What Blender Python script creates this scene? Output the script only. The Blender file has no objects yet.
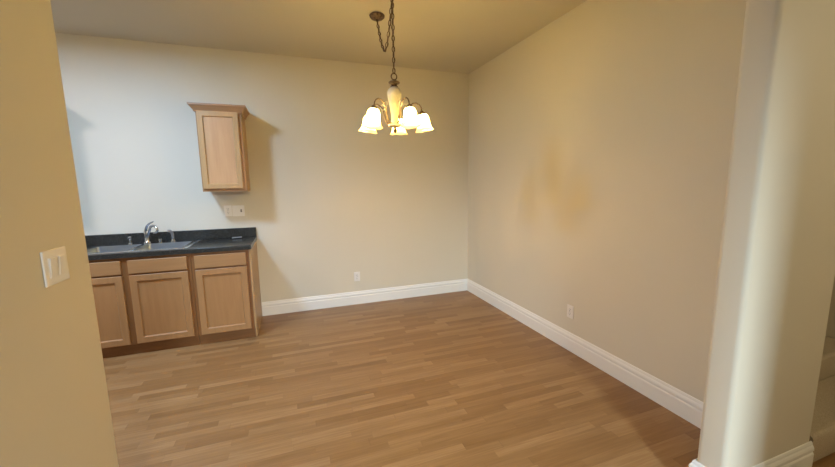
import bpy, bmesh, math, random
from mathutils import Vector, Matrix
random.seed(7)
S = bpy.context.scene
COL = S.collection
PI = math.pi

# ------------------------------------------------------------------ helpers
def new_mat(name, color, rough=0.5, metal=0.0, spec=0.5):
    m = bpy.data.materials.new(name); m.use_nodes = True
    b = m.node_tree.nodes['Principled BSDF']
    b.inputs['Base Color'].default_value = (*color, 1)
    b.inputs['Roughness'].default_value = rough
    b.inputs['Metallic'].default_value = metal
    b.inputs['Specular IOR Level'].default_value = spec
    return m

def N(m, t, **kw):
    n = m.node_tree.nodes.new(t)
    for k, v in kw.items(): setattr(n, k, v)
    return n

def L(m, a, b): m.node_tree.links.new(a, b)

def math_node(m, op, a, b=None, c=None):
    n = N(m, 'ShaderNodeMath', operation=op)
    for i, v in enumerate((a, b, c)):
        if v is None: continue
        if isinstance(v, (int, float)): n.inputs[i].default_value = v
        else: L(m, v, n.inputs[i])
    return n.outputs[0]

def bsdf(m): return m.node_tree.nodes['Principled BSDF']

def add_bump(m, height, strength=0.1, dist=0.002):
    b = N(m, 'ShaderNodeBump'); b.inputs['Strength'].default_value = strength
    b.inputs['Distance'].default_value = dist
    L(m, height, b.inputs['Height']); L(m, b.outputs['Normal'], bsdf(m).inputs['Normal'])

def noise(m, scale, detail=3, vec=None, rough=0.5):
    n = N(m, 'ShaderNodeTexNoise'); n.inputs['Scale'].default_value = scale
    n.inputs['Detail'].default_value = detail; n.inputs['Roughness'].default_value = rough
    if vec is not None: L(m, vec, n.inputs['Vector'])
    return n

def ramp(m, fac, stops):
    r = N(m, 'ShaderNodeValToRGB'); e = r.color_ramp.elements
    while len(e) < len(stops): e.new(0.5)
    for el, (p, c) in zip(e, stops): el.position = p; el.color = (*c, 1)
    L(m, fac, r.inputs['Fac']); return r.outputs['Color']

def objcoord(m, scale=(1, 1, 1), rot=(0, 0, 0)):
    t = N(m, 'ShaderNodeTexCoord'); mp = N(m, 'ShaderNodeMapping')
    mp.inputs['Scale'].default_value = scale; mp.inputs['Rotation'].default_value = rot
    L(m, t.outputs['Object'], mp.inputs['Vector']); return mp.outputs['Vector']

# ------------------------------------------------------------------ materials
def paint(name, color):
    m = new_mat(name, color, 0.62, 0, 0.35)
    v = objcoord(m)
    n1 = noise(m, 90, 3, v)
    n2 = noise(m, 1.3, 2, v)
    mx = N(m, 'ShaderNodeMix', data_type='RGBA')
    mx.inputs['A'].default_value = (*color, 1)
    mx.inputs['B'].default_value = (*[c * 0.94 for c in color], 1)
    L(m, n2.outputs['Fac'], mx.inputs['Factor']); L(m, mx.outputs['Result'], bsdf(m).inputs['Base Color'])
    add_bump(m, n1.outputs['Fac'], 0.12, 0.002)
    return m

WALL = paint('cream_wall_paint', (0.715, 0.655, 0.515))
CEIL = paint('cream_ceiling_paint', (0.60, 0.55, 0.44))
TRIM = new_mat('white_trim_paint', (0.85, 0.83, 0.76), 0.35)
PLASTIC = new_mat('white_plastic', (0.84, 0.80, 0.72), 0.35)
SLOT = new_mat('dark_slot', (0.05, 0.045, 0.04), 0.6)
GREYP = new_mat('grey_plastic', (0.24, 0.22, 0.20), 0.4)

def wood_floor():
    m = new_mat('laminate_floor', (0.4, 0.22, 0.1), 0.36, 0, 0.4)
    t = N(m, 'ShaderNodeTexCoord'); sp = N(m, 'ShaderNodeSeparateXYZ')
    L(m, t.outputs['Object'], sp.inputs['Vector'])
    x, y = sp.outputs['X'], sp.outputs['Y']
    W, Ln = 0.055, 0.47
    yr = math_node(m, 'DIVIDE', y, W); row = math_node(m, 'FLOOR', yr)
    wn = N(m, 'ShaderNodeTexWhiteNoise', noise_dimensions='1D'); L(m, row, wn.inputs['W'])
    off = math_node(m, 'MULTIPLY', wn.outputs['Value'], 7.31)
    xs = math_node(m, 'ADD', math_node(m, 'DIVIDE', x, Ln), off)
    # irregular strip ends
    wob = math_node(m, 'MULTIPLY', math_node(m, 'SINE', math_node(m, 'MULTIPLY', xs, 2.3)), 0.22)
    xs2 = math_node(m, 'ADD', xs, wob)
    colm = math_node(m, 'FLOOR', xs2)
    cb = N(m, 'ShaderNodeCombineXYZ'); L(m, row, cb.inputs['X']); L(m, colm, cb.inputs['Y'])
    w2 = N(m, 'ShaderNodeTexWhiteNoise', noise_dimensions='2D'); L(m, cb.outputs['Vector'], w2.inputs['Vector'])
    tone = w2.outputs['Value']
    # grain stretched along the strip, shifted per strip
    cg = N(m, 'ShaderNodeCombineXYZ')
    L(m, math_node(m, 'ADD', math_node(m, 'MULTIPLY', x, 2.2), math_node(m, 'MULTIPLY', tone, 37.0)), cg.inputs['X'])
    L(m, math_node(m, 'MULTIPLY', y, 46.0), cg.inputs['Y']); L(m, math_node(m, 'MULTIPLY', tone, 11.0), cg.inputs['Z'])
    g = noise(m, 1.6, 5, cg.outputs['Vector'], 0.6)
    f = math_node(m, 'ADD', math_node(m, 'MULTIPLY', tone, 0.37), math_node(m, 'MULTIPLY', g.outputs['Fac'], 0.66))
    c = ramp(m, f, [(0.12, (0.195, 0.093, 0.029)), (0.42, (0.262, 0.136, 0.048)), (0.62, (0.312, 0.172, 0.066)), (0.95, (0.43, 0.265, 0.120))])
    # joints between strips and at strip ends
    fy = math_node(m, 'FRACT', yr); fx = math_node(m, 'FRACT', xs2)
    j1 = math_node(m, 'LESS_THAN', fy, 0.03); j2 = math_node(m, 'LESS_THAN', fx, 0.005)
    j = math_node(m, 'MULTIPLY', math_node(m, 'MAXIMUM', j1, j2), 0.22)
    mx = N(m, 'ShaderNodeMix', data_type='RGBA'); L(m, j, mx.inputs['Factor']); L(m, c, mx.inputs['A'])
    mx.inputs['B'].default_value = (0.13, 0.06, 0.025, 1)
    L(m, mx.outputs['Result'], bsdf(m).inputs['Base Color'])
    L(m, math_node(m, 'ADD', 0.30, math_node(m, 'MULTIPLY', g.outputs['Fac'], 0.14)), bsdf(m).inputs['Roughness'])
    add_bump(m, g.outputs['Fac'], 0.06, 0.001)
    return m
FLOOR = wood_floor()

def maple(name, base, dark, vertical=True):
    m = new_mat(name, base, 0.38, 0, 0.45)
    v = objcoord(m, (14, 14, 1.1) if vertical else (1.1, 14, 14))
    g = noise(m, 2.2, 5, v, 0.6)
    c = ramp(m, g.outputs['Fac'], [(0.3, dark), (0.7, base)])
    L(m, c, bsdf(m).inputs['Base Color'])
    add_bump(m, g.outputs['Fac'], 0.05, 0.001)
    return m
MAPLE = maple('maple_vertical', (0.42, 0.225, 0.090), (0.36, 0.188, 0.072))
MAPLEH = maple('maple_horizontal', (0.42, 0.225, 0.090), (0.36, 0.188, 0.072), False)
MAPLEP = maple('maple_panel', (0.415, 0.218, 0.084), (0.365, 0.185, 0.068))
FRAME = maple('maple_face_frame', (0.29, 0.125, 0.038), (0.23, 0.095, 0.028))
FRAMEH = maple('maple_toe_kick', (0.27, 0.12, 0.04), (0.21, 0.09, 0.028), False)
SIDE = maple('maple_end_panel', (0.50, 0.32, 0.15), (0.44, 0.27, 0.12))

def granite():
    m = new_mat('black_granite', (0.03, 0.03, 0.025), 0.22, 0, 0.4)
    v = objcoord(m)
    n = noise(m, 170, 4, v, 0.7); n2 = noise(m, 38, 3, v)
    c = ramp(m, n.outputs['Fac'], [(0.48, (0.030, 0.028, 0.023)), (0.60, (0.065, 0.062, 0.052)), (0.70, (0.16, 0.165, 0.15))])
    mx = N(m, 'ShaderNodeMix', data_type='RGBA', blend_type='MULTIPLY'); mx.inputs['Factor'].default_value = 0.5
    L(m, c, mx.inputs['A']); L(m, n2.outputs['Fac'], mx.inputs['B'])
    L(m, mx.outputs['Result'], bsdf(m).inputs['Base Color'])
    return m
GRANITE = granite()
STEEL = new_mat('brushed_stainless', (0.74, 0.79, 0.84), 0.2, 1.0)
_n = noise(STEEL, 6, 3, objcoord(STEEL, (1, 60, 60)))
add_bump(STEEL, _n.outputs['Fac'], 0.05, 0.001)
BOWLM = new_mat('satin_stainless', (0.40, 0.45, 0.50), 0.33, 1.0)
CHROME = new_mat('chrome', (0.55, 0.57, 0.59), 0.10, 1.0)
BRONZE = new_mat('antique_bronze', (0.13, 0.085, 0.05), 0.45, 0.7)
_n = noise(BRONZE, 60, 3, objcoord(BRONZE))
L(BRONZE, ramp(BRONZE, _n.outputs['Fac'], [(0.35, (0.08, 0.05, 0.03)), (0.7, (0.26, 0.18, 0.11))]), bsdf(BRONZE).inputs['Base Color'])
IVORY = new_mat('ivory_ceramic', (0.78, 0.72, 0.56), 0.35)
_n = noise(IVORY, 25, 4, objcoord(IVORY, (1, 1, .5)))
L(IVORY, ramp(IVORY, _n.outputs['Fac'], [(0.35, (0.42, 0.38, 0.29)), (0.65, (0.60, 0.56, 0.45))]), bsdf(IVORY).inputs['Base Color'])
BLOCK = new_mat('grey_metal', (0.42, 0.42, 0.42), 0.35, 0.5)
BLACKP = new_mat('black_plastic', (0.015, 0.015, 0.015), 0.35)

def carpet():
    m = new_mat('beige_carpet', (0.52, 0.43, 0.30), 0.95, 0, 0.1)
    n = noise(m, 220, 3, objcoord(m))
    L(m, ramp(m, n.outputs['Fac'], [(0.3, (0.42, 0.34, 0.23)), (0.7, (0.58, 0.49, 0.35))]), bsdf(m).inputs['Base Color'])
    add_bump(m, n.outputs['Fac'], 0.6, 0.006)
    return m
CARPET = carpet()

def emit_mat(name, color, strength):
    m = bpy.data.materials.new(name); m.use_nodes = True; nt = m.node_tree; nt.nodes.clear()
    e = nt.nodes.new('ShaderNodeEmission'); o = nt.nodes.new('ShaderNodeOutputMaterial')
    e.inputs['Color'].default_value = (*color, 1); e.inputs['Strength'].default_value = strength
    nt.links.new(e.outputs[0], o.inputs['Surface']); return m

def shade_glass():
    m = bpy.data.materials.new('frosted_lit_glass'); m.use_nodes = True; nt = m.node_tree
    b = nt.nodes['Principled BSDF']; o = nt.nodes['Material Output']
    b.inputs['Base Color'].default_value = (0.5, 0.44, 0.32, 1); b.inputs['Roughness'].default_value = 0.35
    tr = nt.nodes.new('ShaderNodeBsdfTranslucent'); tr.inputs['Color'].default_value = (0.6, 0.52, 0.34, 1)
    mx = nt.nodes.new('ShaderNodeMixShader'); mx.inputs['Fac'].default_value = 0.7
    e = nt.nodes.new('ShaderNodeEmission'); e.inputs['Color'].default_value = (*LC('shade')[1], 1)
    tc = nt.nodes.new('ShaderNodeTexCoord'); sx = nt.nodes.new('ShaderNodeSeparateXYZ'); L(m, tc.outputs['Generated'], sx.inputs['Vector'])
    g = ramp(m, sx.outputs['Z'], [(0.0, (.04,) * 3), (0.16, (.06,) * 3), (0.32, (1,) * 3), (0.80, (1,) * 3)])   # the glass is brightest level with the bulb
    k = math_node(m, 'MULTIPLY', g, LC('shade')[0] * 1.25); L(m, k, e.inputs['Strength'])
    ad = nt.nodes.new('ShaderNodeAddShader')
    L(m, b.outputs[0], mx.inputs[1]); L(m, tr.outputs[0], mx.inputs[2])
    L(m, mx.outputs[0], ad.inputs[0]); L(m, e.outputs[0], ad.inputs[1]); L(m, ad.outputs[0], o.inputs['Surface'])
    return m
LG = {'bulb': (3.5, 1.6, .4), 'near': (21, 35, 56), 'far': (26, 24, 27), 'day': (122, 150, 172), 'hall': (35, 31, 23), 'shade': (17.0, 12.3, 3.6)}
def LC(k):
    c = LG[k]; m = max(c); return m, tuple(v / m for v in c)
SHADE = shade_glass()
BULB = emit_mat('lit_bulb', (1.0, 0.80, 0.50), 5)
DOME = emit_mat('lit_dome', (1.0, 0.8, 0.5), 3)
DIFF = emit_mat('lit_panel', (0.80, 0.93, 1.0), 4)

def glass():
    m = bpy.data.materials.new('window_glass'); m.use_nodes = True; nt = m.node_tree; nt.nodes.clear()
    o = nt.nodes.new('ShaderNodeOutputMaterial'); t = nt.nodes.new('ShaderNodeBsdfTransparent')
    g = nt.nodes.new('ShaderNodeBsdfGlossy'); g.inputs['Roughness'].default_value = 0.02
    mx = nt.nodes.new('ShaderNodeMixShader'); mx.inputs['Fac'].default_value = 0.06
    nt.links.new(t.outputs[0], mx.inputs[1]); nt.links.new(g.outputs[0], mx.inputs[2]); nt.links.new(mx.outputs[0], o.inputs['Surface'])
    return m
GLASS = glass()

# ------------------------------------------------------------------ mesh helpers
def box(bm, x0, x1, y0, y1, z0, z1, bevel=0.0, seg=2, edges=None):
    """axis-aligned box; bevel rounds all edges, or only those whose direction index is in `edges`"""
    vs = [bm.verts.new((x, y, z)) for x in (x0, x1) for y in (y0, y1) for z in (z0, z1)]
    idx = [(0, 1, 3, 2), (4, 6, 7, 5), (0, 4, 5, 1), (2, 3, 7, 6), (0, 2, 6, 4), (1, 5, 7, 3)]
    fs = [bm.faces.new([vs[i] for i in f]) for f in idx]
    if bevel > 0:
        es = {e for f in fs for e in f.edges}
        if edges is not None:
            es = {e for e in es if max(range(3), key=lambda k: abs((e.verts[0].co - e.verts[1].co)[k])) in edges}
        bmesh.ops.bevel(bm, geom=list(es), offset=bevel, segments=seg, profile=0.5, affect='EDGES')
    return bm

def tube(bm, pts, r, seg=10, caps=True, closed=False):
    pts = [Vector(p) for p in pts]; n = len(pts)
    rs = r if isinstance(r, (list, tuple)) else [r] * n
    rings = []; prev = None
    for i, p in enumerate(pts):
        if closed: d = pts[(i + 1) % n] - pts[i - 1]
        else: d = pts[min(i + 1, n - 1)] - pts[max(i - 1, 0)]
        d.normalize()
        if prev is None:
            a = Vector((0, 0, 1)) if abs(d.z) < 0.9 else Vector((1, 0, 0)); u = d.cross(a).normalized()
        else:
            u = (prev - d * prev.dot(d)).normalized()
        prev = u; w = d.cross(u)
        rings.append([bm.verts.new(p + (u * math.cos(2 * PI * k / seg) + w * math.sin(2 * PI * k / seg)) * rs[i]) for k in range(seg)])
    m = n if closed else n - 1
    for i in range(m):
        A, B = rings[i], rings[(i + 1) % n]
        for k in range(seg): bm.faces.new((A[k], A[(k + 1) % seg], B[(k + 1) % seg], B[k]))
    if caps and not closed:
        bm.faces.new(rings[0][::-1]); bm.faces.new(rings[-1])
    return bm

def lathe(bm, prof, seg=24, M=None, ruffle=None):
    M = M or Matrix(); rings = []
    for i, (r, z) in enumerate(prof):
        ring = []
        for k in range(seg):
            a = 2 * PI * k / seg; rr, zz = max(r, 0.0004), z
            if ruffle: rr, zz = ruffle(i, a, rr, zz)
            ring.append(bm.verts.new(M @ Vector((rr * math.cos(a), rr * math.sin(a), zz))))
        rings.append(ring)
    for A, B in zip(rings, rings[1:]):
        for k in range(seg): bm.faces.new((A[k], A[(k + 1) % seg], B[(k + 1) % seg], B[k]))
    return bm

def profile_run(bm, prof, p0, p1, nrm, m0=0.0, m1=0.0):
    """extrude a (depth, height) profile from p0 to p1; nrm points into the room; m0/m1 mitre the ends by depth"""
    p0, p1, nrm = Vector(p0), Vector(p1), Vector(nrm); d = (p1 - p0).normalized()
    a = [bm.verts.new(p0 + nrm * t + Vector((0, 0, z)) + d * t * m0) for t, z in prof]
    b = [bm.verts.new(p1 + nrm * t + Vector((0, 0, z)) - d * t * m1) for t, z in prof]
    n = len(prof)
    for i in range(n): bm.faces.new((a[i], a[(i + 1) % n], b[(i + 1) % n], b[i]))
    bm.faces.new(a[::-1]); bm.faces.new(b)
    return bm

def obj(name, bm, mat, parent=None, smooth=False, origin=None):
    bmesh.ops.recalc_face_normals(bm, faces=bm.faces)
    me = bpy.data.meshes.new(name); 
    if origin is not None: bmesh.ops.translate(bm, verts=bm.verts, vec=-Vector(origin))
    bm.to_mesh(me); bm.free(); me.materials.append(mat)
    if smooth:
        me.polygons.foreach_set('use_smooth', [True] * len(me.polygons))
        try: me.set_sharp_from_angle(angle=math.radians(40))
        except Exception: pass
    o = bpy.data.objects.new(name, me); COL.objects.link(o)
    if origin is not None: o.location = origin
    if parent is not None: o.parent = parent
    return o

def B(): return bmesh.new()

def thing(name, label, cat, loc=(0, 0, 0), rotz=0.0, group=None):
    o = bpy.data.objects.new(name, None); COL.objects.link(o); o.location = loc; o.rotation_euler = (0, 0, rotz)
    o.empty_display_size = 0.1
    return tag(o, label, cat, group)

def tag(o, label, cat, group=None):
    o['label'] = label; o['category'] = cat
    if group: o['group'] = group
    return o

def struct(name, bm, mat, label=None, smooth=False):
    o = obj(name, bm, mat, smooth=smooth); o['kind'] = 'structure'
    if label: o['label'] = label
    return o

# ------------------------------------------------------------------ room measurements (metres)
H = 2.83; R = 2.219; RO = 2.378
LX = -0.75; LY = -2.52
JX = 1.712; JF = -3.245; JN = -3.363
XK = -3.30; XS = 3.55; YR = -7.6; YK = -4.6

struct('floor', box(B(), XK - .15, XS + .15, YR - .15, .15, -.10, 0), FLOOR)
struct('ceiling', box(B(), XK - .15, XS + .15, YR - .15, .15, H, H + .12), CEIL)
struct('wall_back', box(B(), XK - .15, XS + .15, 0, .15, 0, H), WALL)
struct('wall_right', box(B(), R, RO, JF + .02, 0, 0, H), WALL)
struct('wall_stub', box(B(), JX, RO, JN, JF, 0, H, 0.022, 6, {2}), WALL, 'end of the wall beside the opening, with rounded corners', True)
struct('wall_left', box(B(), LX - .13, LX, YR, LY, 0, H, 0.02, 6, {2}), WALL, None, True)
struct('wall_kitchen', box(B(), XK - .15, XK, YK, 0, 0, H), WALL)
struct('wall_kitchen_front', box(B(), XK - .15, LX - .13, YK - .12, YK, 0, H), WALL)
struct('wall_stair', box(B(), XS, XS + .15, YR, 0, 0, H), WALL)
PX0, PY = 1.44, -4.62
struct('wall_daylight_blocker', box(B(), PX0, PX0 + .12, YR, PY, 0, H, .02, 6, {2}), WALL, None, True)  # unseen wall, added so its edge cuts off daylight across the stub face
# rear wall with window opening
WX0, WX1, WZ0, WZ1 = -0.45, 0.75, 0.25, 2.40
bm = B()
box(bm, LX - .13, WX0, YR - .15, YR, 0, H); box(bm, WX1, XS + .15, YR - .15, YR, 0, H)
box(bm, WX0, WX1, YR - .15, YR, 0, WZ0); box(bm, WX0, WX1, YR - .15, YR, WZ1, H)
struct('wall_rear', bm, WALL)
bm = B()
for a in ((WX0, WX0 + .05, WZ0, WZ1), (WX1 - .05, WX1, WZ0, WZ1), (WX0, WX1, WZ0, WZ0 + .05), (WX0, WX1, WZ1 - .05, WZ1)):
    box(bm, a[0], a[1], YR - .11, YR - .05, a[2], a[3])
wf = struct('window_1', bm, TRIM)
obj('window_pane', box(B(), WX0 + .05, WX1 - .05, YR - .085, YR - .08, WZ0 + .05, WZ1 - .05), GLASS, wf)

# baseboards
BB = [(0, 0), (.017, 0), (.017, .098), (.0145, .104), (.0125, .106), (.0125, .112), (.0155, .117), (.0155, .128), (.012, .137), (.008, .143), (.0075, .150), (.004, .158), (0, .160)]
CX = -0.389
struct('baseboard_back', profile_run(B(), BB, (CX + .004, 0, 0), (R, 0, 0), (0, -1, 0), 0, 1), TRIM)
struct('baseboard_right', profile_run(B(), BB, (R, 0, 0), (R, JF, 0), (-1, 0, 0), 1, 1), TRIM)
bm = B()
profile_run(bm, BB, (R, JF, 0), (JX, JF, 0), (0, 1, 0), 1, -1)
profile_run(bm, BB, (JX, JF, 0), (JX, JN, 0), (-1, 0, 0), -1, -1)
profile_run(bm, BB, (JX, JN, 0), (RO, JN, 0), (0, -1, 0), -1, 0)
struct('baseboard_stub', bm, TRIM)
bm = B()
profile_run(bm, BB, (LX, YR, 0), (LX, LY, 0), (1, 0, 0), 0, -1)
profile_run(bm, BB, (LX, LY, 0), (LX - .13, LY, 0), (0, 1, 0), -1, -1)
struct('baseboard_left', bm, TRIM)

# ------------------------------------------------------------------ cabinets
FY = -0.612   # face frame front plane of the base cabinets
def shaker_door(parent, x0, x1, z0, z1, yf, name='door', rail=0.051, th=0.02, mat=None, pmat=None):
    """door with four frame members, chamfered inner edge and a recessed panel"""
    bm = B(); yb = yf + th; c = 0.008; dp = 0.012
    O = [(x0, z0), (x1, z0), (x1, z1), (x0, z1)]
    e = .003
    Oe = [(x0 + e, z0 + e), (x1 - e, z0 + e), (x1 - e, z1 - e), (x0 + e, z1 - e)]
    I = [(x0 + rail, z0 + rail), (x1 - rail, z0 + rail), (x1 - rail, z1 - rail), (x0 + rail, z1 - rail)]
    J = [(x0 + rail + c, z0 + rail + c), (x1 - rail - c, z0 + rail + c), (x1 - rail - c, z1 - rail - c), (x0 + rail + c, z1 - rail - c)]
    def loop(pts, y): return [bm.verts.new((x, y, z)) for x, z in pts]
    back = loop(O, yb); f0 = loop(O, yf + e); f1 = loop(Oe, yf); f2 = loop(I, yf); f3 = loop(J, yf + dp); f4 = loop(J, yb)
    for A, Bb in ((back, f0), (f0, f1), (f1, f2), (f2, f3), (f3, f4), (f4, back)):
        for k in range(4): bm.faces.new((A[k], A[(k + 1) % 4], Bb[(k + 1) % 4], Bb[k]))
    d = obj(name, bm, mat or MAPLE, parent)
    obj('door_panel', box(B(), x0 + rail + c, x1 - rail - c, yf + dp, yb - .002, z0 + rail + c, z1 - rail - c), pmat or MAPLEP, d)
    return d

def base_cabinet(x0, x1, doors, label, end_right=False):
    t = thing('base_cabinet', label, 'cabinet', ((x0 + x1) / 2, -0.3, 0), 0, 'base cabinets under the black countertop')
    cx = (x0 + x1) / 2
    def P(bm): bmesh.ops.translate(bm, verts=bm.verts, vec=(-cx, .3, 0)); return bm
    bm = B(); g = .0008
    w = .016
    xr = x1 - (w if end_right else 0)
    box(bm, x0 + g, x0 + g + w, -.59, -.004, .10, .870)
    box(bm, xr - w - g, xr - g, -.59, -.004, .10, .870)
    box(bm, x0 + g + w, xr - w - g, -.59, -.004, .10, .116)
    box(bm, x0 + g + w, xr - w - g, -.012, -.004, .116, .870)
    obj('cabinet_box', P(bm), SIDE, t)
    if end_right:
        bm = B(); box(bm, x1 - w, x1, -.612, -.004, .10, .872); box(bm, x1 - w, x1, -.585, -.004, 0.001, .10)
        obj('end_panel', P(bm), SIDE, t)
    # face frame
    bm = B(); xe = xr
    xs = [x0 + g] + [v for a, b in zip(doors, doors[1:]) for v in ()] 
    box(bm, x0 + g, doors[0][0] + .012, FY, FY + .02, .095, .872)
    box(bm, doors[-1][1] - .012, xe - g, FY, FY + .02, .095, .872)
    for (a, b), (c2, d) in zip(doors, doors[1:]): box(bm, b - .012, c2 + .012, FY, FY + .02, .095, .872)
    for a, b in doors:
        box(bm, a + .012, b - .012, FY, FY + .02, .095, .118)
        box(bm, a + .012, b - .012, FY, FY + .02, .71, .745)
        box(bm, a + .012, b - .012, FY, FY + .02, .838, .872)
    obj('face_frame', P(bm), FRAME, t)
    obj('toe_kick', P(box(B(), x0 + g, xr - g, -.585, -.573, .001, .10)), FRAMEH, t)
    for a, b in doors:
        bm = B(); box(bm, a, b, FY - .021, FY - .001, .733, .850, .003, 1)
        obj('drawer_front', P(bm), MAPLEH, t)
        d = shaker_door(t, a, b, .107, .718, FY - .021)
        for o2 in [d] + list(d.children):
            o2.data.transform(Matrix.Translation((-cx, .3, 0)))
    return t

base_cabinet(-1.872, -0.882, [(-1.832, -1.392), (-1.343, -.908)], 'wide maple sink base cabinet with two doors below the steel sink')
base_cabinet(-0.881, CX, [(-.851, -.430)], 'single-door maple base cabinet at the right end of the counter', True)
base_cabinet(-2.40, -1.873, [(-2.365, -1.905)], 'maple base cabinet hidden behind the yellow wall, left of the sink cabinet')

# countertop: slab with a hole for the sink, and a backsplash
SX0, SX1, SY0, SY1 = -1.775, -0.918, -0.588, -0.050      # sink rim
hx0, hx1, hy0, hy1 = SX0 + .018, SX1 - .018, SY0 + .018, SY1 - .018
CR = CX + .008; CL = -2.40
ct = thing('countertop', 'black speckled granite countertop holding the double sink', 'countertop', (-1.4, -.3, .874))
def slab():
    bm = B(); xs = [CL, hx0, hx1, CR]; ys = [-.637, hy0, hy1, -.001]
    for z in (.875, .915):
        V = [[bm.verts.new((x, y, z)) for x in xs] for y in ys]
        for j in range(3):
            for i in range(3):
                if i == 1 and j == 1: continue
                bm.faces.new((V[j][i], V[j][i + 1], V[j + 1][i + 1], V[j + 1][i]))
        if z < .9: lo = V
        else: hi = V
    for i in range(3):
        for j in (0, 3): bm.faces.new((lo[j][i], lo[j][i + 1], hi[j][i + 1], hi[j][i]))
        for k in (0, 3): bm.faces.new((lo[i][k], lo[i + 1][k], hi[i + 1][k], hi[i][k]))
    for a, b in (((1, 1), (1, 2)), ((2, 1), (2, 2)), ((1, 1), (2, 1)), ((1, 2), (2, 2))):
        bm.faces.new((lo[a[0]][a[1]], lo[b[0]][b[1]], hi[b[0]][b[1]], hi[a[0]][a[1]]))
    bm.edges.ensure_lookup_table()
    es = [e for e in bm.edges if all(abs(v.co.y + .637) < 1e-5 and v.co.z > .9 for v in e.verts)]
    bmesh.ops.bevel(bm, geom=es, offset=.011, segments=4, profile=.5, affect='EDGES')
    bmesh.ops.translate(bm, verts=bm.verts, vec=(1.4, .3, -.874))
    return bm
obj('slab', slab(), GRANITE, ct)
bm = box(B(), CL, CR, -.020, -.001, .9155, 1.015, .003, 2); bmesh.ops.translate(bm, verts=bm.verts, vec=(1.4, .3, -.874))
obj('backsplash', bm, GRANITE, ct)

# sink
sk = thing('kitchen_sink', 'double-bowl stainless steel sink set in the black countertop', 'sink', ((SX0 + SX1) / 2, (SY0 + SY1) / 2, .916))
so = Vector(sk.location)
bowls = [(SX0 + .04, -1.372), (-1.335, SX1 - .04)]
by0, by1 = SY0 + .035, SY1 - .115
def rim():
    bm = B(); xs = [SX0, bowls[0][0], bowls[0][1], bowls[1][0], bowls[1][1], SX1]; ys = [SY0, by0, by1, SY1]
    V = [[bm.verts.new((x, y, .9215)) for x in xs] for y in ys]
    for j in range(3):
        for i in range(5):
            if j == 1 and i in (1, 3): continue
            bm.faces.new((V[j][i], V[j][i + 1], V[j + 1][i + 1], V[j + 1][i]))
    be = [e for e in bm.edges if len(e.link_faces) == 1]
    outer = [e for e in be if all(abs(v.co.x - SX0) < 1e-5 or abs(v.co.x - SX1) < 1e-5 or abs(v.co.y - SY0) < 1e-5 or abs(v.co.y - SY1) < 1e-5 for v in e.verts)]
    r = bmesh.ops.extrude_edge_only(bm, edges=outer)
    for v in [g for g in r['geom'] if isinstance(g, bmesh.types.BMVert)]:
        v.co.z = .9162
        v.co.x += .006 if v.co.x > -1.35 else -.006
        v.co.y += .006 if v.co.y > -.3 else -.006
    bmesh.ops.translate(bm, verts=bm.verts, vec=-so)
    return bm
obj('rim', rim(), STEEL, sk)
for a, b in bowls:
    bm = B(); z1, z0 = .9215, .745; s = .022
    top = [(a, by0), (b, by0), (b, by1), (a, by1)]
    T = [bm.verts.new((x, y, z1)) for x, y in top]
    Bt = [bm.verts.new((x, y, z0)) for x, y in ((a + s, by0 + s), (b - s, by0 + s), (b - s, by1 - s), (a + s, by1 - s))]
    for k in range(4): bm.faces.new((T[k], T[(k + 1) % 4], Bt[(k + 1) % 4], Bt[k]))
    bm.faces.new(Bt)
    es = [e for e in bm.edges if not (e.verts[0] in T and e.verts[1] in T)]
    bmesh.ops.bevel(bm, geom=es, offset=.03, segments=4, profile=.5, affect='EDGES')
    bmesh.ops.translate(bm, verts=bm.verts, vec=-so)
    bw = obj('bowl', bm, BOWLM, sk, True)
    bm = B(); lathe(bm, [(0, 0), (.030, 0), (.036, .003), (.042, .004), (.044, .001)], 20, Matrix.Translation(Vector(((a + b) / 2, (by0 + by1) / 2, z0 + .001)) - so))
    obj('drain', bm, CHROME, bw, True)

# faucet
fc = thing('kitchen_faucet', 'chrome single-lever faucet with curled spout behind the sink', 'faucet', (-1.350, -.115, .9222))
bm = B(); lathe(bm, [(0, 0), (.034, 0), (.034, .006), (.027, .012), (.023, .02), (.021, .06), (.023, .085), (.024, .10), (.019, .118), (0, .122)], 20)
obj('body', bm, CHROME, fc, True)
pts = [(.010, -.006, .055), (.020, -.016, .090)]
for i in range(17):
    a = PI * (.95 - 1.45 * i / 16)
    pts.append((.078 + .041 * math.cos(a), -.052 - .034 * math.cos(a), .136 + .036 * math.sin(a)))
obj('spout', tube(B(), pts, [.012, .012] + [.012 - .00015 * i for i in range(17)], 12), CHROME, fc, True)
bm = B()
tube(bm, [(-.004, .0, .112), (.0, -.004, .135), (.012, -.012, .165), (.040, -.024, .192), (.080, -.036, .212)], [.016, .014, .011, .009, .006], 12)
obj('lever', bm, CHROME, fc, True)
sd = thing('soap_dispenser', 'short chrome pump dispenser left of the faucet', 'dispenser', (-1.487, -.115, .9222))
bm = B(); lathe(bm, [(0, 0), (.020, 0), (.020, .005), (.011, .012), (.010, .045), (.013, .050)], 16); obj('base', bm, CHROME, sd, True)
bm = B(); lathe(bm, [(.006, .048), (.006, .058), (.017, .060), (.017, .070), (0, .073)], 16); tube(bm, [(.0, -.012, .066), (0, -.045, .062)], .005, 8); obj('pump_head', bm, CHROME, sd, True)
sp = thing('side_sprayer', 'chrome side sprayer with dark head right of the faucet', 'sprayer', (-1.135, -.112, .9222))
bm = B(); lathe(bm, [(0, 0), (.024, 0), (.024, .005), (.016, .014), (.014, .034), (.016, .04), (0, .041)], 16); obj('holder', bm, CHROME, sp, True)
bm = B(); tube(bm, [(0, 0, .038), (0, 0, .07), (-.004, -.004, .092), (-.016, -.014, .108), (-.032, -.022, .112)], [.011, .012, .014, .015, .012], 12); obj('spray_head', bm, GREYP, sp, True)
hc = B(); lathe(hc, [(0, .034), (.012, .034), (.016, .030), (.016, .004), (.021, .003), (.021, 0), (0, 0)], 18)
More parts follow.
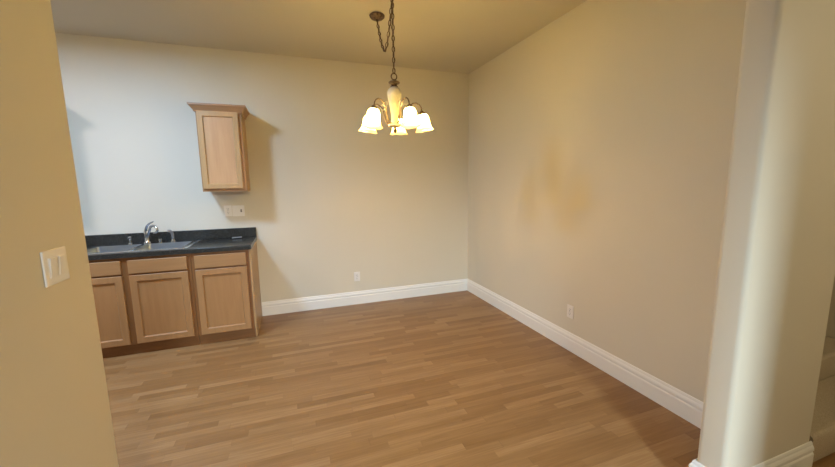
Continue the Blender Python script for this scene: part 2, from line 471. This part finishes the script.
hc = obj('air_gap_cap', hc, CHROME, None, True); hc.location = (-1.245, -.105, .9222)
tag(hc, 'small round chrome cap between the faucet and the side sprayer', 'cap')

# small object on the counter
bl = thing('small_block', 'small grey rectangular block lying on the black countertop near its right end', 'block', (-.560, -.125, .9158), math.radians(8))
obj('body', box(B(), -.048, .048, -.018, .018, 0, .010, .004, 2), BLACKP, bl)
obj('lid', box(B(), -.046, .046, -.016, .016, .0103, .018, .003, 2), BLOCK, bl)

# upper cabinets
def upper_cabinet(x0, x1, label):
    cx = (x0 + x1) / 2; t = thing('wall_cabinet', label, 'cabinet', (cx, -.001, 1.413), 0, 'maple wall cabinets')
    def P(bm): bmesh.ops.translate(bm, verts=bm.verts, vec=(-cx, .001, -1.413)); return bm
    bm = B(); w = .015; z0, z1 = 1.413, 2.170; y = -.312
    box(bm, x0, x0 + w, y, -.001, z0, z1); box(bm, x1 - w, x1, y, -.001, z0, z1)
    box(bm, x0 + w, x1 - w, y, -.001, z0 + .022, z0 + .037); box(bm, x0 + w, x1 - w, y, -.001, z1 - w, z1); box(bm, x0 + w, x1 - w, -.008, -.001, z0 + .037, z1 - w)
    obj('cabinet_box', P(bm), SIDE, t)
    bm = B(); s = .038
    box(bm, x0, x0 + s, y - .019, y, z0, z1); box(bm, x1 - s, x1, y - .019, y, z0, z1)
    box(bm, x0 + s, x1 - s, y - .019, y, z0, z0 + s); box(bm, x0 + s, x1 - s, y - .019, y, z1 - s, z1)
    obj('face_frame', P(bm), MAPLE, t)
    d = shaker_door(t, x0 + .012, x1 - .026, z0 + .026, z1 - .012, y - .040, rail=.043, mat=MAPLEU, pmat=MAPLEUP)
    for o2 in [d] + list(d.children): o2.data.transform(Matrix.Translation((-cx, .001, -1.413)))
    # crown moulding, flaring outwards
    bm = B(); prof = [(0, 2.150), (.012, 2.152), (.016, 2.166), (.034, 2.190), (.044, 2.204), (.050, 2.206), (.050, 2.222)]
    yb = -.001; yf = y - .019
    rings = [[(x0 - t_, yb, z), (x0 - t_, yf - t_, z), (x1 + t_, yf - t_, z), (x1 + t_, yb, z)] for t_, z in prof]
    rings.append([(x0 + .0, yb, 2.222), (x0, yf, 2.222), (x1, yf, 2.222), (x1, yb, 2.222)])
    VV = [[bm.verts.new(p) for p in r] for r in rings]
    for A, C in zip(VV, VV[1:] + VV[:1]):
        for k in range(3): bm.faces.new((A[k], A[k + 1], C[k + 1], C[k]))
    bm.faces.new([r[0] for r in VV]); bm.faces.new([r[3] for r in VV][::-1])
    box(bm, x0, x1, yf, yb, 2.171, 2.2215)
    obj('crown_moulding', P(bm), FRAMEC, t)
    return t
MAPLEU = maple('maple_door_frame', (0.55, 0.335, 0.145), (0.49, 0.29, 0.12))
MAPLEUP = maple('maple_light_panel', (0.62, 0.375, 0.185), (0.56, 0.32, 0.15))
FRAMEC = maple('maple_crown', (0.42, 0.24, 0.12), (0.36, 0.20, 0.09), False)
upper_cabinet(-.790, -.408, 'narrow maple wall cabinet with crown moulding hanging alone above the counter')
upper_cabinet(-2.36, -1.955, 'maple wall cabinet hidden behind the yellow wall, casting a shadow beside it')

# ------------------------------------------------------------------ electrical plates
def plate_thing(name, label, cat, loc, rotz, w, devs, mat=PLASTIC, group=None):
    """wall plate in its own frame: x across, z up, facing -y"""
    t = thing(name, label, cat, loc, rotz, group)
    obj('cover_plate', box(B(), -w / 2, w / 2, -.007, -.0005, -.0575, .0575, .003, 2), mat, t)
    for kind, dx in devs:
        if kind == 'outlet':
            for dz in (.0195, -.0195):
                r = obj('receptacle', box(B(), dx - .017, dx + .017, -.0098, -.0071, dz - .0145, dz + .0145, .0012, 1), mat, t)
                bm = B(); box(bm, dx - .0085, dx - .0060, -.0106, -.0098, dz - .001, dz + .008); box(bm, dx + .0060, dx + .0085, -.0106, -.0098, dz - .001, dz + .007)
                box(bm, dx - .0025, dx + .0025, -.0106, -.0098, dz - .010, dz - .005)
                obj('slots', bm, SLOT, r)
            obj('screw', lathe(B(), [(0, -.0002), (.0032, 0), (.0034, .0012)], 10, Matrix.Translation((dx, -.0085, 0)) @ Matrix.Rotation(PI / 2, 4, 'X')), GREYP, t)
        elif kind == 'rocker':
            bm = B(); box(bm, dx - .0175, dx + .0175, -.0082, -.0071, -.034, .034); 
            obj('switch_surround', bm, mat, t)
            bm = B(); vs = [(dx - .015, -.0083, .031), (dx + .015, -.0083, .031), (dx + .015, -.0083, -.031), (dx - .015, -.0083, -.031)]
            front = [(dx - .015, -.0135, .031), (dx + .015, -.0135, .031), (dx + .015, -.0092, -.031), (dx - .015, -.0092, -.031)]
            a = [bm.verts.new(v) for v in vs]; b = [bm.verts.new(v) for v in front]
            bm.faces.new(a); bm.faces.new(b[::-1])
            for k in range(4): bm.faces.new((a[k], a[(k + 1) % 4], b[(k + 1) % 4], b[k]))
            obj('rocker_switch', bm, mat, t)
        elif kind == 'toggle':
            obj('toggle_slot', box(B(), dx - .007, dx + .007, -.0076, -.0071, -.014, .014), SLOT, t)
            obj('toggle', box(B(), dx - .0045, dx + .0045, -.020, -.0077, -.004, .009, .001, 1), GREYP, t)
    return t
plate_thing('power_outlet', 'white duplex outlet low on the back wall above its baseboard', 'outlet', (.702, 0, .346), 0, .072, [('outlet', 0)])
plate_thing('power_outlet', 'cream duplex outlet low on the right wall above its baseboard', 'outlet', (R, -1.897, .347), -PI / 2, .072, [('outlet', 0)])
plate_thing('power_outlet', 'white duplex outlet above the counter, left of the wider switch plate', 'outlet', (-.640, 0, 1.203), 0, .074, [('outlet', 0)])
plate_thing('switch_plate', 'white two-gang switch plate above the counter under the narrow wall cabinet', 'switch', (-.540, 0, 1.200), 0, .118, [('rocker', -.023), ('toggle', .026)])
plate_thing('light_switch', 'cream double rocker light switch on the yellow wall at left', 'switch', (LX, -2.742, 1.2085), PI / 2, .125, [('rocker', -.024), ('rocker', .024)])

# ------------------------------------------------------------------ chandelier
CHX, CHY = .763, -1.60
ch = thing('chandelier', 'lit five-arm bronze chandelier with frosted bell shades hanging on a swagged chain', 'chandelier', (CHX, CHY, H))
def cp(v): return Vector(v) - Vector((CHX, CHY, H))
CAN = (.750, -1.190, H)
bm = B(); lathe(bm, [(0, -.001), (.058, -.001), (.063, -.006), (.060, -.018), (.048, -.030), (.026, -.037), (.009, -.040), (.008, -.052), (0, -.053)], 28, Matrix.Translation(cp(CAN)))
obj('canopy', bm, BRONZE, ch, True)
def chain(bm, pts, pitch=.036):
    P = [Vector(p) for p in pts]; seglen = [(b - a).length for a, b in zip(P, P[1:])]; tot = sum(seglen); n = int(tot / pitch)
    def at(s):
        for a, b, l in zip(P, P[1:], seglen):
            if s <= l: return a + (b - a) * (s / l), (b - a).normalized()
            s -= l
        return P[-1], (P[-1] - P[-2]).normalized()
    for i in range(n):
        p, d = at((i + .5) * tot / n); a = Vector((1, 0, 0)) if abs(d.x) < .8 else Vector((0, 1, 0))
        u = d.cross(a).normalized(); w = d.cross(u)
        if i % 2: u = w
        L2 = pitch * .5 - .002; r = .0095
        loop = [p + d * (L2 * math.cos(t)) * 1.25 + u * (r * math.sin(t)) for t in [2 * PI * k / 12 for k in range(12)]]
        tube(bm, loop, .0036, 6, closed=True)
HOOK = Vector((CHX, CHY, H - .045))
sag = []
a0, b0 = Vector(CAN) + Vector((0, 0, -.045)), HOOK
for i in range(25):
    t = i / 24; p = a0.lerp(b0, t); p.z -= .30 * (1 - abs(2 * t - 1) ** 1.6)
    sag.append(cp(p))
bm = B(); chain(bm, sag); obj('chain', bm, BRONZE, ch)
TOPZ = 2.262
bm = B(); chain(bm, [cp((CHX, CHY, H - .05)), cp((CHX, CHY, TOPZ))]); obj('chain', bm, BRONZE, ch)
bm = B(); tube(bm, [p + Vector((.004, .003, 0)) for p in sag], .0022, 6)
tube(bm, [cp((CHX + .004, CHY, H - .05)), cp((CHX - .004, CHY + .004, 2.6)), cp((CHX + .004, CHY, 2.4)), cp((CHX, CHY, TOPZ))], .0022, 6)
obj('cord', bm, BRONZE, ch)
bm = B(); tube(bm, [cp((CHX, CHY, H - .001)), cp((CHX, CHY, H - .018)), cp((CHX + .014, CHY, H - .03)), cp((CHX + .010, CHY, H - .05)), cp((CHX - .006, CHY, H - .052)), cp((CHX - .010, CHY, H - .04))], .0035, 8)
lathe(bm, [(0, -.001), (.016, -.001), (.014, -.006), (0, -.008)], 14, Matrix.Translation(cp((CHX, CHY, H)))); obj('hook', bm, BRONZE, ch, True)
AX = Vector((0, 0, -H))      # heights below are absolute, moved to the chandelier's frame
def Z(M=None): return Matrix.Translation((0, 0, -H)) @ (M or Matrix())
bm = B(); tube(bm, [Vector((.021 * math.cos(t), 0, 2.240 + .023 * math.sin(t))) + AX for t in [2 * PI * k / 20 for k in range(20)]], .0045, 8, closed=True)
obj('top_loop', bm, BRONZE, ch, True)
bm = B(); lathe(bm, [(0, 2.222), (.010, 2.220), (.012, 2.212), (.034, 2.206), (.042, 2.199), (.040, 2.192), (.026, 2.186), (.020, 2.178), (.026, 2.172), (.030, 2.166), (0, 2.1655)], 24, Z())
obj('top_cap', bm, BRONZE, ch, True)
bm = B(); lathe(bm, [(0, 2.166), (.024, 2.166), (.038, 2.158), (.049, 2.140), (.053, 2.118), (.051, 2.092), (.042, 2.055), (.033, 2.010), (.027, 1.968), (.026, 1.935), (.031, 1.908), (0, 1.907)], 28, Z())
obj('urn_body', bm, IVORY, ch, True)
bm = B(); lathe(bm, [(0, 1.907), (.040, 1.907), (.050, 1.899), (.048, 1.888), (.032, 1.882), (0, 1.881)], 28, Z())
obj('base_ring', bm, IVORY, ch, True)
bm = B(); lathe(bm, [(0, 1.881), (.012, 1.880), (.010, 1.868), (.016, 1.860), (.014, 1.848), (.004, 1.838), (0, 1.836)], 18, Z())
obj('finial', bm, BRONZE, ch, True)
AR = .208
view = math.atan2(CHY + 4.22, CHX)   # heading from the entrance towards the fitting
bulbs = []
def shade_ruffle(i, a, r, z):
    k = max(0, (i - 4)) / 5.0 if i <= 9 else max(0, (15 - i)) / 5.0
    return r * (1 + .025 * k * math.cos(6 * a)), z + .0025 * k * math.cos(6 * a)
for k in range(5):
    a = view - math.radians(7 + 72 * k); ca, sa = math.cos(a), math.sin(a)
    def rp(r, z): return Vector((ca * r, sa * r, z)) + AX
    # S-curved arm leaving the base ring, rising and hooking over the shade
    c = [(.040, 1.905), (.060, 1.912), (.076, 1.936), (.085, 1.968), (.094, 2.004), (.112, 2.036), (.138, 2.056), (.166, 2.060), (.190, 2.048), (.204, 2.028), (.208, 2.002)]
    rs = [.0055, .005, .005, .0048, .0048, .0048, .0048, .0046, .0046, .0046, .005]
    arm = obj('arm', tube(B(), [rp(*p) for p in c], rs, 10), BRONZE, ch, True)
    s = [(.060, 1.925), (.078, 1.935), (.088, 1.915)]
    sc = []
    for q in range(14):
        t = q / 13; an = PI * (.9 - 1.9 * t); rr = .026 * (1 - .45 * t)
        sc.append(rp(.092 + rr * math.cos(an), 2.030 + rr * math.sin(an)))
    obj('scroll', tube(B(), sc, .004, 8), IVORY, arm, True)
    tilt = math.radians(9)
    M = Matrix.Translation(rp(AR, 2.002)) @ Matrix.Rotation(tilt, 4, Vector((-sa, ca, 0))) 
    M = Matrix.Translation(rp(AR, 2.002)) @ Matrix.Rotation(-tilt, 4, Vector((-sa, ca, 0)))
    bm = B(); lathe(bm, [(0, .006), (.010, .004), (.014, -.004), (.024, -.012), (.030, -.020), (.028, -.028), (.018, -.030), (0, -.030)], 20, M)
    obj('socket_cup', bm, BRONZE, arm, True)
    prof = [(.019, -.020), (.032, -.025), (.041, -.038), (.045, -.054), (.046, -.072), (.048, -.092), (.051, -.110), (.057, -.125), (.065, -.137), (.073, -.144)]
    inner = [(r - .003, z) for r, z in prof[::-1]]
    bm = B(); lathe(bm, prof + inner, 36, M, shade_ruffle)
    sh = obj('lamp_shade', bm, SHADE, ch, True)
    bm = B(); lathe(bm, [(0, -.031), (.012, -.033), (.013, -.045), (.022, -.062), (.026, -.080), (.024, -.098), (.014, -.110), (0, -.113)], 18, M)
    obj('bulb', bm, BULB, sh, True)
    bulbs.append(Matrix.Translation((CHX, CHY, H)) @ M @ Vector((0, 0, -.118)))

# ------------------------------------------------------------------ kitchen ceiling light (behind the yellow wall)
KPOS = [(-1.38, -1.62), (-2.62, -1.62)]
KLAB = ['flat square ceiling light over the sink cabinet, the one nearer the chandelier', 'flat square ceiling light deeper in the kitchen, farther from the chandelier']
for (KX, KY), lab in zip(KPOS, KLAB):
    kl = thing('ceiling_light', lab, 'light', (KX, KY, H), 0, 'kitchen ceiling lights')
    bm = B(); h = .24
    for q in ((-h, h, -h, -h + .03), (-h, h, h - .03, h), (-h, -h + .03, -h + .03, h - .03), (h - .03, h, -h + .03, h - .03)): box(bm, q[0], q[1], q[2], q[3], -.05, -.001)
    obj('fixture_frame', bm, TRIM, kl)
    obj('diffuser', box(B(), -h + .03, h - .03, -h + .03, h - .03, -.035, -.028), DIFF, kl)

# ------------------------------------------------------------------ stairs beyond the wall
st = thing('carpeted_staircase', 'beige carpeted stairs rising beyond the rounded wall end', 'stairs', (2.95, -2.5, 0))
def so_(bm): bmesh.ops.translate(bm, verts=bm.verts, vec=(-2.95, 2.5, 0)); return bm
for k in range(7):
    y0 = -3.36 + .26 * k
    bm = B(); box(bm, RO + .03, XS - .01, y0, -1.2, .17 * k + .001 * (k == 0), .17 * (k + 1), .022, 4, {0})
    obj('step', so_(bm), CARPET, st, True)

# ------------------------------------------------------------------ lights
def light(kind, name, loc, energy, color, **kw):
    d = bpy.data.lights.new(name, kind); d.energy = energy; d.color = color
    for k, v in kw.items(): setattr(d, k, v)
    o = bpy.data.objects.new(name, d); COL.objects.link(o); o.location = loc; return o
WARM = (1.0, 0.64, 0.26)
for i, p in enumerate(bulbs):
    light('POINT', 'chandelier_bulb_light', p, *LC('bulb'), shadow_soft_size=.03)
for (KX, KY), e in zip(KPOS, ('near', 'far')): light('AREA', 'kitchen_panel_light', (KX, KY, H - .055), *LC(e), shape='SQUARE', size=.32)
w = light('AREA', 'daylight_window', ((WX0 + WX1) / 2, YR - 1.1, 2.66), *LC('day'), shape='RECTANGLE', size=1.0, size_y=.5, spread=math.radians(90))
w.rotation_euler = (Vector((.28, 1, -.22))).to_track_quat('-Z', 'Y').to_euler()

hl = thing('ceiling_light', 'unseen round warm dome light added on the hall ceiling to brighten the rounded wall end', 'light', (2.75, -5.3, H))  # out-of-view lamp added to fill the dark wall end and stairs
bm = B(); lathe(bm, [(0, -.001), (.17, -.001), (.17, -.02), (.16, -.024), (0, -.024)], 32); obj('fixture_frame', bm, TRIM, hl, True)
bm = B(); lathe(bm, [(.155, -.025), (.14, -.06), (.10, -.085), (.05, -.098), (0, -.10)], 32); obj('dome', bm, DOME, hl, True)
light('POINT', 'hall_fill_light', (2.75, -5.3, H - .2), *LC('hall'), shadow_soft_size=.12)

wd = bpy.data.worlds.new('sky'); S.world = wd; wd.use_nodes = True
bg = wd.node_tree.nodes['Background']; bg.inputs['Color'].default_value = (0.62, 0.78, 1, 1); bg.inputs['Strength'].default_value = 1.0

# ------------------------------------------------------------------ camera
yaw, pitch, roll = .3407, .1401, -.0141
cam = bpy.data.cameras.new('camera'); co = bpy.data.objects.new('camera', cam); COL.objects.link(co)
cam.sensor_fit = 'HORIZONTAL'; cam.sensor_width = 36; cam.lens = 353.26 / 835 * 36; cam.clip_start = .02
f = Vector((math.sin(yaw) * math.cos(pitch), math.cos(yaw) * math.cos(pitch), -math.sin(pitch)))
r = Vector((math.cos(yaw), -math.sin(yaw), 0)); u = r.cross(f)
r2 = r * math.cos(roll) + u * math.sin(roll); u2 = -r * math.sin(roll) + u * math.cos(roll)
Mx = Matrix((r2, u2, -f)).transposed().to_4x4(); Mx.translation = (0, -4.2198, 1.461)
co.matrix_world = Mx
S.camera = co
S.view_settings.view_transform = 'Standard'; S.view_settings.look = 'None'
S.view_settings.gamma = 1; S.view_settings.use_curve_mapping = False
S.view_settings.exposure = 0.25
